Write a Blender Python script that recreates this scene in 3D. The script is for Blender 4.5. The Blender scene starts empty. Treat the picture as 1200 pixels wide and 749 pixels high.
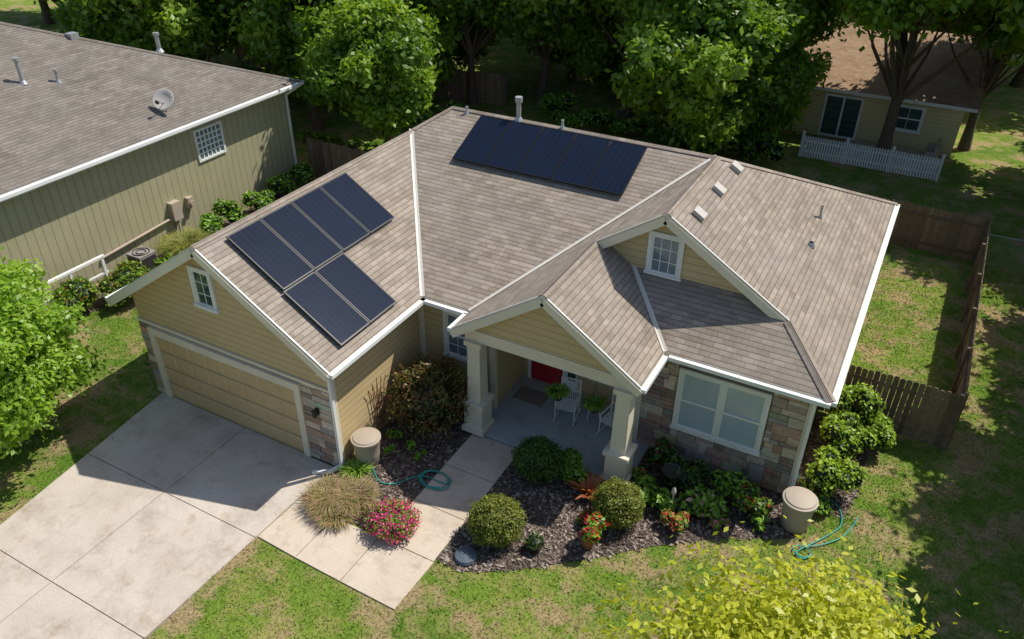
import bpy, math, random
import numpy as np
from mathutils import Vector, Matrix
random.seed(7); rng=np.random.default_rng(11)
scene=bpy.context.scene
# ------------------------------------------------------------------ helpers
def link(o,parent=None):
    scene.collection.objects.link(o)
    if parent is not None: o.parent=parent
    return o
def empty(name,loc=(0,0,0)):
    e=bpy.data.objects.new(name,None); e.location=loc; e.empty_display_size=.3
    return link(e)
class MB:
    def __init__(s): s.v=[];s.f=[];s.m=[];s.uv=[];s.c=[]
    def add(s,pts,m=0,uv=None,c=(1,1,1)):
        b=len(s.v); s.v+= [tuple(p) for p in pts]; s.f.append(tuple(range(b,b+len(pts)))); s.m.append(m)
        s.uv.append(uv if uv else [(p[0],p[1]) for p in pts]); s.c.append(c)
    def box(s,x0,x1,y0,y1,z0,z1,m=0,c=(1,1,1)):
        P=[(x0,y0,z0),(x1,y0,z0),(x1,y1,z0),(x0,y1,z0),(x0,y0,z1),(x1,y0,z1),(x1,y1,z1),(x0,y1,z1)]
        for q in [(3,2,1,0),(4,5,6,7),(0,1,5,4),(1,2,6,5),(2,3,7,6),(3,0,4,7)]: s.add([P[i] for i in q],m,None,c)
    def beam(s,p,q,w,h,m=0,c=(1,1,1),up=(0,0,1)):
        p=Vector(p);q=Vector(q);d=(q-p).normalized();u=Vector(up)
        if abs(d.dot(u))>.95:u=Vector((1,0,0))
        a=d.cross(u).normalized();b=a.cross(d).normalized();a*=w/2;b*=h/2
        P=[p-a-b,p+a-b,p+a+b,p-a+b,q-a-b,q+a-b,q+a+b,q-a+b]
        for k in [(0,1,2,3),(7,6,5,4),(1,0,4,5),(2,1,5,6),(3,2,6,7),(0,3,7,4)]: s.add([P[i] for i in k],m,None,c)
    def cyl(s,p,q,r0,r1,seg=12,m=0,c=(1,1,1),caps=True):
        p=Vector(p);q=Vector(q);d=(q-p).normalized();u=Vector((0,0,1)) if abs(d.z)<.95 else Vector((1,0,0))
        a=d.cross(u).normalized();b=d.cross(a).normalized()
        A=[p+(a*math.cos(t)+b*math.sin(t))*r0 for t in [2*math.pi*i/seg for i in range(seg)]]
        B=[q+(a*math.cos(t)+b*math.sin(t))*r1 for t in [2*math.pi*i/seg for i in range(seg)]]
        for i in range(seg):
            j=(i+1)%seg; s.add([A[j],A[i],B[i],B[j]],m,None,c)
        if caps: s.add(A,m,None,c); s.add(B[::-1],m,None,c)
    def lathe(s,prof,cx,cy,cz,seg=24,m=0,c=(1,1,1)):
        for (r0,z0),(r1,z1) in zip(prof[:-1],prof[1:]):
            for i in range(seg):
                t0=2*math.pi*i/seg;t1=2*math.pi*(i+1)/seg
                P=[(cx+r0*math.cos(t0),cy+r0*math.sin(t0),cz+z0),(cx+r0*math.cos(t1),cy+r0*math.sin(t1),cz+z0),
                   (cx+r1*math.cos(t1),cy+r1*math.sin(t1),cz+z1),(cx+r1*math.cos(t0),cy+r1*math.sin(t0),cz+z1)]
                if r1<1e-5: P=P[:3]
                if r0<1e-5: P=[P[0],P[2],P[3]]
                s.add(P,m,None,c)
    def obj(s,name,mats,parent=None,smooth=False,bevel=0):
        me=bpy.data.meshes.new(name); me.from_pydata(s.v,[],s.f)
        for m in (mats if isinstance(mats,(list,tuple)) else [mats]): me.materials.append(m)
        me.polygons.foreach_set('material_index',s.m)
        uvl=me.uv_layers.new(name='UVMap'); uvl.data.foreach_set('uv',[x for f in s.uv for p in f for x in p])
        ca=me.color_attributes.new('Col','FLOAT_COLOR','CORNER')
        cc=[]
        for f,c in zip(s.f,s.c): cc+=[c[0],c[1],c[2],1]*len(f)
        ca.data.foreach_set('color',cc)
        if smooth:
            import bmesh
            bm=bmesh.new();bm.from_mesh(me);bmesh.ops.remove_doubles(bm,verts=bm.verts,dist=1e-4);bm.to_mesh(me);bm.free()
            me.polygons.foreach_set('use_smooth',[True]*len(me.polygons))
        me.update()
        o=bpy.data.objects.new(name,me); link(o,parent)
        if bevel:
            b=o.modifiers.new('b','BEVEL');b.width=bevel;b.segments=1
        return o
# ---------- materials
def mat(name):
    m=bpy.data.materials.new(name);m.use_nodes=True;nt=m.node_tree
    return m,nt,nt.nodes['Principled BSDF']
def N(nt,t,**k):
    n=nt.nodes.new(t)
    for a,b in k.items():
        if a in n.inputs.keys(): n.inputs[a].default_value=b
        else: setattr(n,a,b)
    return n
def L(nt,a,b): nt.links.new(a,b)
def ramp(nt,fac,stops):
    r=nt.nodes.new('ShaderNodeValToRGB');e=r.color_ramp.elements
    while len(e)<len(stops): e.new(.5)
    for x,(p,c) in zip(e,stops): x.position=p;x.color=(*c,1)
    L(nt,fac,r.inputs[0]);return r.outputs[0]
def mixc(nt,fac,a,b,mode='MIX'):
    n=nt.nodes.new('ShaderNodeMix');n.data_type='RGBA';n.blend_type=mode
    for s,i in ((fac,0),(a,6),(b,7)):
        if hasattr(s,'is_linked') or hasattr(s,'node'): L(nt,s,n.inputs[i])
        else: n.inputs[i].default_value=s if i==0 else (*s,1)
    return n.outputs[2]
def math_(nt,op,a,b=None):
    n=nt.nodes.new('ShaderNodeMath');n.operation=op
    for i,s in enumerate((a,b)):
        if s is None: continue
        if hasattr(s,'node'): L(nt,s,n.inputs[i])
        else: n.inputs[i].default_value=s
    return n.outputs[0]
def noise(nt,vec,scale,detail=4,rough=.6):
    n=N(nt,'ShaderNodeTexNoise',Scale=scale,Detail=detail,Roughness=rough)
    if vec is not None: L(nt,vec,n.inputs['Vector'])
    return n.outputs['Fac']
def bump(nt,bs,h,st=.5,dist=.02):
    b=N(nt,'ShaderNodeBump',Strength=st,Distance=dist);L(nt,h,b.inputs['Height']);L(nt,b.outputs[0],bs.inputs['Normal'])
def pos(nt): return N(nt,'ShaderNodeNewGeometry').outputs['Position']
def simple(name,col,rough=.6,metal=0,var=.12,sc=6,spec=.4):
    m,nt,b=mat(name);p=pos(nt)
    f=noise(nt,p,sc);c=mixc(nt,f,tuple(x*(1-var) for x in col),tuple(min(1,x*(1+var)) for x in col))
    f2=noise(nt,p,.7,5); c=mixc(nt,1.0,c,ramp(nt,f2,[(.3,(.88,.87,.85)),(.65,(1,1,1))]),'MULTIPLY')
    L(nt,c,b.inputs['Base Color']);b.inputs['Roughness'].default_value=rough;b.inputs['Metallic'].default_value=metal
    b.inputs['Specular IOR Level'].default_value=spec
    return m
def vcol(name,rough=.7,var=.2,sc=14,bumpst=.3):
    m,nt,b=mat(name);a=N(nt,'ShaderNodeVertexColor',layer_name='Col').outputs[0]
    f=noise(nt,pos(nt),sc,5);c=mixc(nt,1.0,a,ramp(nt,f,[(.3,(1-var,)*3),(.7,(1+var*.5,)*3)]),'MULTIPLY')
    L(nt,c,b.inputs['Base Color']);b.inputs['Roughness'].default_value=rough;bump(nt,b,f,bumpst,.01);return m
def shingle(name,c1,c2,c3):
    m,nt,b=mat(name);uv=N(nt,'ShaderNodeUVMap',uv_map='UVMap').outputs[0]
    br=N(nt,'ShaderNodeTexBrick',Scale=1.0);br.inputs['Brick Width'].default_value=.27;br.inputs['Row Height'].default_value=.14
    br.inputs['Mortar Size'].default_value=.0055;br.inputs['Mortar Smooth'].default_value=.4;br.offset=.43;br.inputs['Bias'].default_value=0
    br.inputs['Color1'].default_value=(*c1,1);br.inputs['Color2'].default_value=(*c2,1);br.inputs['Mortar'].default_value=(*[x*.6 for x in c1],1)
    L(nt,uv,br.inputs['Vector'])
    br2=N(nt,'ShaderNodeTexBrick',Scale=1.0);br2.inputs['Brick Width'].default_value=.81;br2.inputs['Row Height'].default_value=.14
    br2.inputs['Mortar Size'].default_value=0;br2.offset=.37
    br2.inputs['Color1'].default_value=(.87,.87,.87,1);br2.inputs['Color2'].default_value=(1.11,1.10,1.09,1);br2.inputs['Mortar'].default_value=(1,1,1,1)
    L(nt,uv,br2.inputs['Vector'])
    c=mixc(nt,1.0,br.outputs['Color'],br2.outputs['Color'],'MULTIPLY')
    f=noise(nt,pos(nt),.45,5,.6);c=mixc(nt,ramp(nt,f,[(.4,(0,0,0)),(.7,(.55,)*3)]),c,c3)
    f5=noise(nt,pos(nt),1.1,6,.7);c=mixc(nt,1.0,c,ramp(nt,f5,[(.35,(.84,.83,.81)),(.6,(1.04,)*3)]),'MULTIPLY')
    f2=noise(nt,pos(nt),60,3,.8);c=mixc(nt,1.0,c,ramp(nt,f2,[(.3,(.8,)*3),(.7,(1.17,)*3)]),'MULTIPLY')
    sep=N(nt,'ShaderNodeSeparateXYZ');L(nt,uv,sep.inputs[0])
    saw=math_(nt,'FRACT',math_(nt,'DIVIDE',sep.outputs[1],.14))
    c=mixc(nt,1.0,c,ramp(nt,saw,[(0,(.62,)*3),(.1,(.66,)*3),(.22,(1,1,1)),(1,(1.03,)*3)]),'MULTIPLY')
    L(nt,c,b.inputs['Base Color']);b.inputs['Roughness'].default_value=.9;b.inputs['Specular IOR Level'].default_value=.2
    h=math_(nt,'SUBTRACT',1.0,saw)
    h=math_(nt,'ADD',h,math_(nt,'MULTIPLY',f2,.5));bump(nt,b,h,.5,.02);return m
def siding(name,col,axis=2,step=.19,dark=.55,rough=.6):
    m,nt,b=mat(name);p=pos(nt);sep=N(nt,'ShaderNodeSeparateXYZ');L(nt,p,sep.inputs[0])
    fr=math_(nt,'FRACT',math_(nt,'DIVIDE',sep.outputs[axis],step))
    line=ramp(nt,fr,[(0,(dark,)*3),(.07,(dark+.1,)*3),(.12,(1,1,1)),(1,(1.0,)*3)])
    f=noise(nt,p,1.3,5);c=mixc(nt,f,tuple(x*.88 for x in col),tuple(x*1.1 for x in col))
    c=mixc(nt,1.0,c,line,'MULTIPLY')
    dirt=math_(nt,'ADD',sep.outputs[2],math_(nt,'MULTIPLY',noise(nt,p,3,4),.5));c=mixc(nt,1.0,c,ramp(nt,dirt,[(.15,(.72,.69,.64)),(.6,(1,1,1))]),'MULTIPLY')
    L(nt,c,b.inputs['Base Color']);b.inputs['Roughness'].default_value=rough
    h=math_(nt,'SUBTRACT',1.0,fr) if axis==2 else math_(nt,'GREATER_THAN',fr,.1);bump(nt,b,h,.5,.02);return m
def concrete(name,c1,c2,st=(.34,.25,.16)):
    m,nt,b=mat(name);p=pos(nt);f=noise(nt,p,.5,7,.65);c=mixc(nt,ramp(nt,f,[(.35,(0,0,0)),(.65,(1,1,1))]),c1,c2)
    f2=noise(nt,p,25,4,.7);c=mixc(nt,1.0,c,ramp(nt,f2,[(.3,(.88,)*3),(.7,(1.08,)*3)]),'MULTIPLY')
    f3=noise(nt,p,1.7,6,.7);c=mixc(nt,ramp(nt,f3,[(.56,(0,0,0)),(.70,(.6,)*3)]),c,st)
    f4=noise(nt,p,.9,8,.75);c=mixc(nt,1.0,c,ramp(nt,f4,[(.36,(.80,.78,.76)),(.5,(1,1,1))]),'MULTIPLY')
    L(nt,c,b.inputs['Base Color']);b.inputs['Roughness'].default_value=.85;bump(nt,b,f2,.2,.01);return m
def leafmat(name,trans=.35,tint=(1,1,1)):
    m,nt,b=mat(name);nt.nodes.remove(b);out=nt.nodes['Material Output']
    a=N(nt,'ShaderNodeVertexColor',layer_name='Col').outputs[0]
    a=mixc(nt,1.0,a,tint,'MULTIPLY')
    d=N(nt,'ShaderNodeBsdfDiffuse');t=N(nt,'ShaderNodeBsdfTranslucent');g=N(nt,'ShaderNodeBsdfGlossy',Roughness=.45)
    g.inputs[0].default_value=(.5,.5,.5,1)
    L(nt,a,d.inputs[0]);tc=mixc(nt,1.0,a,(1.5,1.5,.6),'MULTIPLY');L(nt,tc,t.inputs[0])
    m1=N(nt,'ShaderNodeMixShader',Fac=trans);L(nt,d.outputs[0],m1.inputs[1]);L(nt,t.outputs[0],m1.inputs[2])
    m2=N(nt,'ShaderNodeMixShader',Fac=.05);L(nt,m1.outputs[0],m2.inputs[1]);L(nt,g.outputs[0],m2.inputs[2])
    L(nt,m2.outputs[0],out.inputs[0]);return m
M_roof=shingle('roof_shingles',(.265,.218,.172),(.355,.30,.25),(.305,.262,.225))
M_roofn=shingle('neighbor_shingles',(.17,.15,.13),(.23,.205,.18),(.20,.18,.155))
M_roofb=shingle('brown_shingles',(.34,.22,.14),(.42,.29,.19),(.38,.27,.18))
M_sid=siding('tan_lap_siding',(.56,.42,.22))
M_vsid=siding('olive_vertical_siding',(.38,.35,.22),axis=1,step=.3,dark=.55)
M_bsid=siding('cream_siding',(.60,.49,.26))
M_trim=simple('cream_trim',(.74,.66,.52),.5,var=.04)
M_white=simple('white_paint',(.80,.80,.78),.4,var=.03)
M_flash=simple('pale_flashing',(.62,.58,.52),.5,var=.06)
M_vent=simple('vent_metal',(.50,.46,.42),.5,var=.06)
M_door=simple('garage_door_paint',(.58,.42,.22),.5,var=.05)
M_stone=vcol('ledge_stone',.85,.25,9,.6)
M_mortar=simple('mortar',(.22,.19,.16),.95)
M_red=simple('red_door_paint',(.40,.02,.03),.35)
M_dark=simple('dark_iron',(.03,.028,.026),.5)
M_grey=simple('grey_plastic',(.27,.25,.235),.55,var=.06)
M_barrel=simple('beige_barrel',(.42,.35,.28),.6,var=.08)
M_metal=simple('galvanised_metal',(.45,.45,.45),.4,metal=.5)
M_conc=concrete('driveway_concrete',(.46,.395,.33),(.57,.50,.43))
M_path=concrete('path_concrete',(.51,.42,.33),(.60,.51,.41))
M_porch=concrete('porch_concrete',(.32,.345,.36),(.39,.41,.42),(.25,.25,.25))
M_wood=vcol('weathered_wood',.9,.3,7,.5)
M_chip=vcol('mulch_chip',.95,.3,20,.3)
M_bark=simple('bark',(.12,.09,.065),.95,var=.4,sc=12)
M_leaf=leafmat('tree_leaves',.42)
M_shrub=leafmat('shrub_leaves',.28)
M_hose=simple('teal_hose',(.02,.33,.29),.4)
M_terra=simple('terracotta',(.36,.13,.06),.8)
def glassmat(name,c1,c2,step,rough=.06):
    m,nt,b=mat(name);sep=N(nt,'ShaderNodeSeparateXYZ');L(nt,pos(nt),sep.inputs[0])
    fr=math_(nt,'FRACT',math_(nt,'DIVIDE',sep.outputs[2],step))
    c=ramp(nt,fr,[(0,c2),(.25,c2),(.4,c1),(1,c1)]);L(nt,c,b.inputs['Base Color']);b.inputs['Roughness'].default_value=rough
    b.inputs['Coat Weight'].default_value=.6;b.inputs['Coat Roughness'].default_value=.02;return m
M_blind=glassmat('window_blinds_glass',(.46,.56,.62),(.27,.34,.38),.055)
M_glass=glassmat('dark_window_glass',(.05,.08,.08),(.04,.06,.06),.3)
M_pane=glassmat('pale_window_glass',(.17,.22,.25),(.15,.19,.22),.6)
def pvmat():
    m,nt,b=mat('solar_cells');uv=N(nt,'ShaderNodeUVMap',uv_map='UVMap').outputs[0];sep=N(nt,'ShaderNodeSeparateXYZ');L(nt,uv,sep.inputs[0])
    def ln(o,n,w):
        f=math_(nt,'FRACT',math_(nt,'MULTIPLY',o,n));a=math_(nt,'ABSOLUTE',math_(nt,'SUBTRACT',f,.5));return math_(nt,'GREATER_THAN',a,.5-w)
    l1=math_(nt,'MAXIMUM',ln(sep.outputs[0],6,.03),math_(nt,'MULTIPLY',ln(sep.outputs[1],20,.04),.5))
    f=noise(nt,pos(nt),.8,2)
    base=mixc(nt,f,(.005,.008,.017),(.009,.014,.030))
    c=mixc(nt,math_(nt,'MULTIPLY',l1,.5),base,(.03,.038,.065));L(nt,c,b.inputs['Base Color']);b.inputs['Roughness'].default_value=.14
    b.inputs['Specular IOR Level'].default_value=.32;b.inputs['Specular Tint'].default_value=(.72,.82,1,1);return m
M_pv=pvmat();M_pvf=simple('black_panel_frame',(.012,.012,.014),.35)
def lawnmat():
    m,nt,b=mat('lawn_grass');p=pos(nt)
    f1=noise(nt,p,.28,5,.6);f2=noise(nt,p,1.6,6,.7);f3=noise(nt,p,14,5,.75)
    c=mixc(nt,ramp(nt,f1,[(.35,(0,0,0)),(.65,(1,1,1))]),(.085,.175,.02),(.185,.265,.036))
    c=mixc(nt,ramp(nt,f2,[(.47,(0,0,0)),(.66,(.75,)*3)]),c,(.34,.29,.105))
    f4=noise(nt,p,.75,7,.72);c=mixc(nt,ramp(nt,f4,[(.49,(0,0,0)),(.59,(.88,)*3)]),c,(.38,.275,.15))
    c=mixc(nt,1.0,c,ramp(nt,f3,[(.25,(.5,)*3),(.75,(1.35,)*3)]),'MULTIPLY')
    L(nt,c,b.inputs['Base Color']);b.inputs['Roughness'].default_value=.95;b.inputs['Specular IOR Level'].default_value=.1
    bump(nt,b,f3,.8,.05);return m
M_lawn=lawnmat()
def mulchmat():
    m,nt,b=mat('mulch');p=pos(nt);v=N(nt,'ShaderNodeTexVoronoi',Scale=22.0);L(nt,p,v.inputs['Vector'])
    c=mixc(nt,v.outputs['Color'],(.06,.042,.032),(.19,.145,.12));L(nt,c,b.inputs['Base Color']);b.inputs['Roughness'].default_value=1
    bump(nt,b,v.outputs['Distance'],1,.04);return m
M_mulch=mulchmat()
# ---------- numpy quad meshes
def quadmesh(name,V,Q,mi,C,mats,parent=None,loc=(0,0,0),smooth=False):
    me=bpy.data.meshes.new(name);n=len(Q);me.vertices.add(len(V));me.vertices.foreach_set('co',np.asarray(V,np.float32).ravel())
    me.loops.add(4*n);me.loops.foreach_set('vertex_index',np.asarray(Q,np.int32).ravel())
    me.polygons.add(n);me.polygons.foreach_set('loop_start',np.arange(0,4*n,4,dtype=np.int32))
    for m in mats: me.materials.append(m)
    me.polygons.foreach_set('material_index',np.asarray(mi,np.int32))
    me.update(calc_edges=True)
    ca=me.color_attributes.new('Col','FLOAT_COLOR','POINT');cc=np.ones((len(V),4),np.float32);cc[:,:3]=C;ca.data.foreach_set('color',cc.ravel())
    if smooth: me.polygons.foreach_set('use_smooth',[True]*n)
    me.validate()
    o=bpy.data.objects.new(name,me);o.location=loc;return link(o,parent)
def unit(a): return a/np.maximum(np.linalg.norm(a,axis=1,keepdims=True),1e-9)
def leaves(P,size,nrm,aspect=.55):
    n=len(P);r=unit(rng.normal(size=(n,3)));a=unit(np.cross(nrm,r));b=unit(np.cross(nrm,a))
    s=size[:,None];V=np.stack([P-a*s,P-b*s*aspect+a*s*.05,P+a*s,P+b*s*aspect+a*s*.05],1).reshape(-1,3)
    Q=np.arange(4*n).reshape(n,4);return V,Q
def tubeq(p0,p1,r0,r1,seg=7):
    p0=np.array(p0,float);p1=np.array(p1,float);d=(p1-p0)/np.linalg.norm(p1-p0);u=np.array([0,0,1.]) if abs(d[2])<.9 else np.array([1.,0,0])
    a=np.cross(d,u);a/=np.linalg.norm(a);b=np.cross(d,a);t=np.arange(seg)*2*np.pi/seg
    ring=np.cos(t)[:,None]*a+np.sin(t)[:,None]*b
    V=np.vstack([p0+ring*r0,p1+ring*r1]);Q=[[i,(i+1)%seg,seg+(i+1)%seg,seg+i] for i in range(seg)];return V,np.array(Q)
class QA:
    def __init__(s): s.V=[];s.Q=[];s.M=[];s.C=[];s.n=0
    def add(s,V,Q,m,C):
        s.V.append(V);s.Q.append(Q+s.n);s.M.append(np.full(len(Q),m));c=np.asarray(C,float)
        if c.ndim==1: c=np.tile(c,(len(V),1))
        s.C.append(c);s.n+=len(V)
    def obj(s,name,mats,**k): return quadmesh(name,np.vstack(s.V),np.vstack(s.Q),np.concatenate(s.M),np.vstack(s.C),mats,**k)
def palette(t,pal):
    pal=np.array(pal);x=np.clip(t,0,1)*(len(pal)-1);i=np.minimum(x.astype(int),len(pal)-2);f=(x-i)[:,None];return pal[i]*(1-f)+pal[i+1]*f
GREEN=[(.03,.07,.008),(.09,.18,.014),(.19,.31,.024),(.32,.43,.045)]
YGREEN=[(.12,.16,.012),(.28,.34,.02),(.46,.48,.035),(.60,.58,.07)]
def make_tree(name,H,R,zb,nclump,nleaf,ls,pal,loc,tr=.25,seed=1,rot=0,low=False):
    global rng
    rng=np.random.default_rng(seed);q=QA()
    p=np.array([0,0,-.1]);r=tr;pts=[p]
    top=np.array([rng.normal()*.3,rng.normal()*.3,zb+(H-zb)*.45])
    segs=6
    for i in range(1,segs+1):
        nx=top*i/segs+np.array([rng.normal()*.08,rng.normal()*.08,0]);r2=tr*(1-.11*i)
        V,Q=tubeq(p,nx,r*1.0 if i>1 else r*1.35,r2,9);q.add(V,Q,0,(1,1,1));p=nx;r=r2;pts.append(nx)
    cz=(zb+H)/2;hz=(H-zb)/2
    d=unit(rng.normal(size=(nclump,3)));rad=rng.uniform(.35,.92,nclump)**.7
    C=d*rad[:,None]*np.array([R,R,hz])*.82+np.array([0,0,cz])
    C[:,:2]*=(1.08-.35*np.clip((C[:,2:3]-cz)/hz,-1,1)**2)
    for c in C:
        st=pts[rng.integers(max(1,segs//3),segs+1)];
        if c[2]<st[2]+.2: st=pts[max(1,segs//3)]
        mid=(st+c)/2+np.array([0,0,-.15*R*.3])+rng.normal(size=3)*.12
        V,Q=tubeq(st,mid,tr*.36,tr*.2,6);q.add(V,Q,0,(1,1,1));V,Q=tubeq(mid,c,tr*.2,tr*.06,5);q.add(V,Q,0,(1,1,1))
        for k in range(3):
            e=c+rng.normal(size=3)*R*.14;V,Q=tubeq(c*.6+mid*.4,e,tr*.07,tr*.03,4);q.add(V,Q,0,(1,1,1))
    cr=rng.uniform(.18,.34,nclump)*R;ct=rng.uniform(0,1,nclump)
    w=cr**2;w/=w.sum();ci=rng.choice(nclump,nleaf,p=w)
    dd=unit(rng.normal(size=(nleaf,3)));rr=rng.uniform(0,1,nleaf)**.42
    lump=1+.3*np.sin(dd[:,0]*5+ci)*np.sin(dd[:,1]*6+ci*2)
    P=C[ci]+dd*(cr[ci]*rr*lump)[:,None]*np.array([1,1,.72])
    st=rng.uniform(0,1,nleaf)<.14;P[st]+=rng.normal(size=(st.sum(),3))*R*.09
    nrm=unit(dd*.5+rng.normal(size=(nleaf,3))*.6+np.array([0,0,.55]))
    V,Q=leaves(P,rng.uniform(.6,1.25,nleaf)*ls,nrm)
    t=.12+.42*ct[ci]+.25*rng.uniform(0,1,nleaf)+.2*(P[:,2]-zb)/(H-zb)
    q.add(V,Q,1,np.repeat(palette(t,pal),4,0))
    o=q.obj(name,[M_bark,M_leaf],loc=loc);o.rotation_euler[2]=rot;return o
def inst(o,loc,rot,s):
    c=bpy.data.objects.new(o.name.split('.')[0],o.data);c.location=loc;c.rotation_euler[2]=rot;c.scale=(s,s,s*random.uniform(.92,1.08));return link(c)
def cubesphere(n=8):
    V=[];Q=[]
    for ax in range(3):
        for sg in (-1,1):
            b=len(V)
            for i in range(n+1):
                for j in range(n+1):
                    p=[0,0,0];p[ax]=sg;p[(ax+1)%3]=math.tan((2*i/n-1)*math.pi/4);p[(ax+2)%3]=math.tan((2*j/n-1)*math.pi/4);V.append(p)
            for i in range(n):
                for j in range(n):
                    k=b+i*(n+1)+j;qq=[k,k+n+1,k+n+2,k+1];Q.append(qq if sg>0 else qq[::-1])
    return unit(np.array(V,float)),np.array(Q)
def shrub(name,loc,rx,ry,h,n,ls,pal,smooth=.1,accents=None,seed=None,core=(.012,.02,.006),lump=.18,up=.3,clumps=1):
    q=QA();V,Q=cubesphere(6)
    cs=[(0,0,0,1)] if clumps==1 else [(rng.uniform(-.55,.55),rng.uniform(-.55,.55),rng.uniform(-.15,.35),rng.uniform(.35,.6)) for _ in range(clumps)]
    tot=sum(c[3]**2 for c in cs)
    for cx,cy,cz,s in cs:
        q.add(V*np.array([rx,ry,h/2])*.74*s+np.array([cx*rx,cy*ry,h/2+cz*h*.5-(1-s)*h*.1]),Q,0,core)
        m=int(n*s*s/tot)
        d=unit(rng.normal(size=(m,3)));d[:,2]=np.where(d[:,2]<-.6,-d[:,2],d[:,2]);d=unit(d)
        ph=rng.uniform(0,6,3);lm=1+lump*np.sin(d[:,0]*6+ph[0])*np.sin(d[:,1]*7+ph[1])*np.cos(d[:,2]*5+ph[2])
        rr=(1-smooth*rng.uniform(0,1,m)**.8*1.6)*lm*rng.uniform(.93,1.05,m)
        P=d*rr[:,None]*np.array([rx,ry,h/2])*s+np.array([cx*rx,cy*ry,h/2+cz*h*.5-(1-s)*h*.1])
        P[:,2]=np.maximum(P[:,2],.03)
        nrm=unit(d*.6+rng.normal(size=(m,3))*.55+np.array([0,0,up]))
        LV,LQ=leaves(P,rng.uniform(.6,1.3,m)*ls,nrm)
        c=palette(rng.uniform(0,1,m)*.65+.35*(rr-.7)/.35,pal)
        if accents:
            col,frac,zmin=accents;msk=(rng.uniform(0,1,m)<frac)&(P[:,2]>zmin*h);cc=np.array(col)[rng.integers(0,len(col),m)];c[msk]=cc[msk]
        q.add(LV,LQ,1,np.repeat(c,4,0))
    return q.obj(name,[M_shrub,M_shrub],loc=loc)
def blades(name,loc,n,length,spread,pal,width=.012,root=.25,droop=1.0):
    q=QA();a=rng.uniform(0,2*np.pi,n);rr=rng.uniform(0,1,n)**.5;ln=length*rng.uniform(.6,1.1,n)
    bx=np.cos(a)*rr*root;by=np.sin(a)*rr*root;out=spread*(.25+.75*rr)*rng.uniform(.7,1.2,n);a2=a+rng.normal(size=n)*.35
    side=np.stack([-np.sin(a2),np.cos(a2),np.zeros(n)],1)
    col=palette(rng.uniform(0,1,n),pal);pr=None
    S=[0,.35,.7,1.0]
    def P(s): return np.stack([bx+np.cos(a2)*out*s**1.4,by+np.sin(a2)*out*s**1.4,ln*(s-droop*.42*s**3)],1)
    for s0,s1 in zip(S[:-1],S[1:]):
        w0=width*(1-s0*.6);w1=width*(1-s1*.8);p0=P(s0);p1=P(s1)
        V=np.stack([p0-side*w0,p0+side*w0,p1+side*w1,p1-side*w1],1).reshape(-1,3);q.add(V,np.arange(4*n).reshape(n,4),0,np.repeat(col,4,0))
    return q.obj(name,[M_shrub],loc=loc)
# ------------------------------------------------------------------ camera, sun, sky
pi_=math.radians(33.18);ya=math.radians(28.25);ro=math.radians(.52)
F=Vector((-math.sin(ya)*math.cos(pi_),math.cos(ya)*math.cos(pi_),-math.sin(pi_)));R0=Vector((math.cos(ya),math.sin(ya),0));U0=R0.cross(F)
R=R0*math.cos(ro)+U0*math.sin(ro);U=-R0*math.sin(ro)+U0*math.cos(ro)
cd=bpy.data.cameras.new('camera');cd.sensor_width=36;cd.lens=930.44/1200*36;cd.clip_end=2000;cd.clip_start=.1
co=bpy.data.objects.new('camera',cd);link(co)
Mx=Matrix((R,U,-F)).transposed().to_4x4();Mx.translation=Vector((0,0,14.26));co.matrix_world=Mx;scene.camera=co
sd=Vector((.415,.52,1)).normalized()
ld=bpy.data.lights.new('sun','SUN');ld.energy=5.0;ld.angle=math.radians(.5);ld.color=(1,.955,.86)
lo=bpy.data.objects.new('sun',ld);lo.rotation_euler=sd.to_track_quat('Z','Y').to_euler();lo.location=(10,12,30);link(lo)
w=bpy.data.worlds.new('World');scene.world=w;w.use_nodes=True;nt=w.node_tree
sk=nt.nodes.new('ShaderNodeTexSky');sk.sky_type='NISHITA';sk.sun_disc=False;sk.sun_elevation=math.asin(sd.z);sk.sun_rotation=math.atan2(sd.x,sd.y)
bg=nt.nodes['Background'];bg.inputs[1].default_value=.135;nt.links.new(sk.outputs[0],bg.inputs[0])
scene.view_settings.view_transform='Standard';scene.view_settings.look='None';scene.view_settings.exposure=0
# ------------------------------------------------------------------ ground
b=MB();b.add([(-600,-600,0),(600,-600,0),(600,900,0),(-600,900,0)]);b.obj('ground',M_lawn)
b=MB();b.add([(-17.25,11.0,.006),(-16.95,10.9,.006),(-16.2,5.5,.006),(-15.6,-8,.006),(-11.25,-8,.006),(-11.1,8.2,.006),(-10.95,11.0,.006)],1)
def slab(bb,P,z=.03,m=0):
    T=[(x,y,z) for x,y in P];B=[(x,y,-.08) for x,y in P]
    bb.add(T,m)
    for i in range(len(P)):
        j=(i+1)%len(P);bb.add([B[i],B[j],T[j],T[i]],m)
ys=[10.98,8.25,5.2,2.0,-1.2,-4.5,-8]
def xl(y): return -17.2+(11-y)*.125
def xr(y): return -11.0-(11-y)*.03
g=.010
for y1,y0 in zip(ys[:-1],ys[1:]):
    xm=-14.05
    slab(b,[(xl(y0),y0+g),(xm-g,y0+g),(xm-g,y1-g),(xl(y1),y1-g)])
    slab(b,[(xm+g,y0+g),(xr(y0),y0+g),(xr(y1),y1-g),(xm+g,y1-g)])
b.obj('driveway',[M_conc,M_mortar])
b=MB()
slab(b,[(-11.05,8.3),(-9.9,8.25),(-9.9,9.62),(-11.0,9.7)],.034);slab(b,[(-9.88,8.25),(-8.61,8.22),(-8.61,9.62),(-9.88,9.62)],.034);slab(b,[(-8.59,8.22),(-7.15,8.2),(-7.1,9.63),(-8.59,9.62)],.034)
for y0,y1 in [(9.65,11.0),(11.02,12.4),(12.42,13.78)]: slab(b,[(-8.55,y0),(-7.12,y0),(-7.12,y1),(-8.55,y1)],.034)
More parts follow.
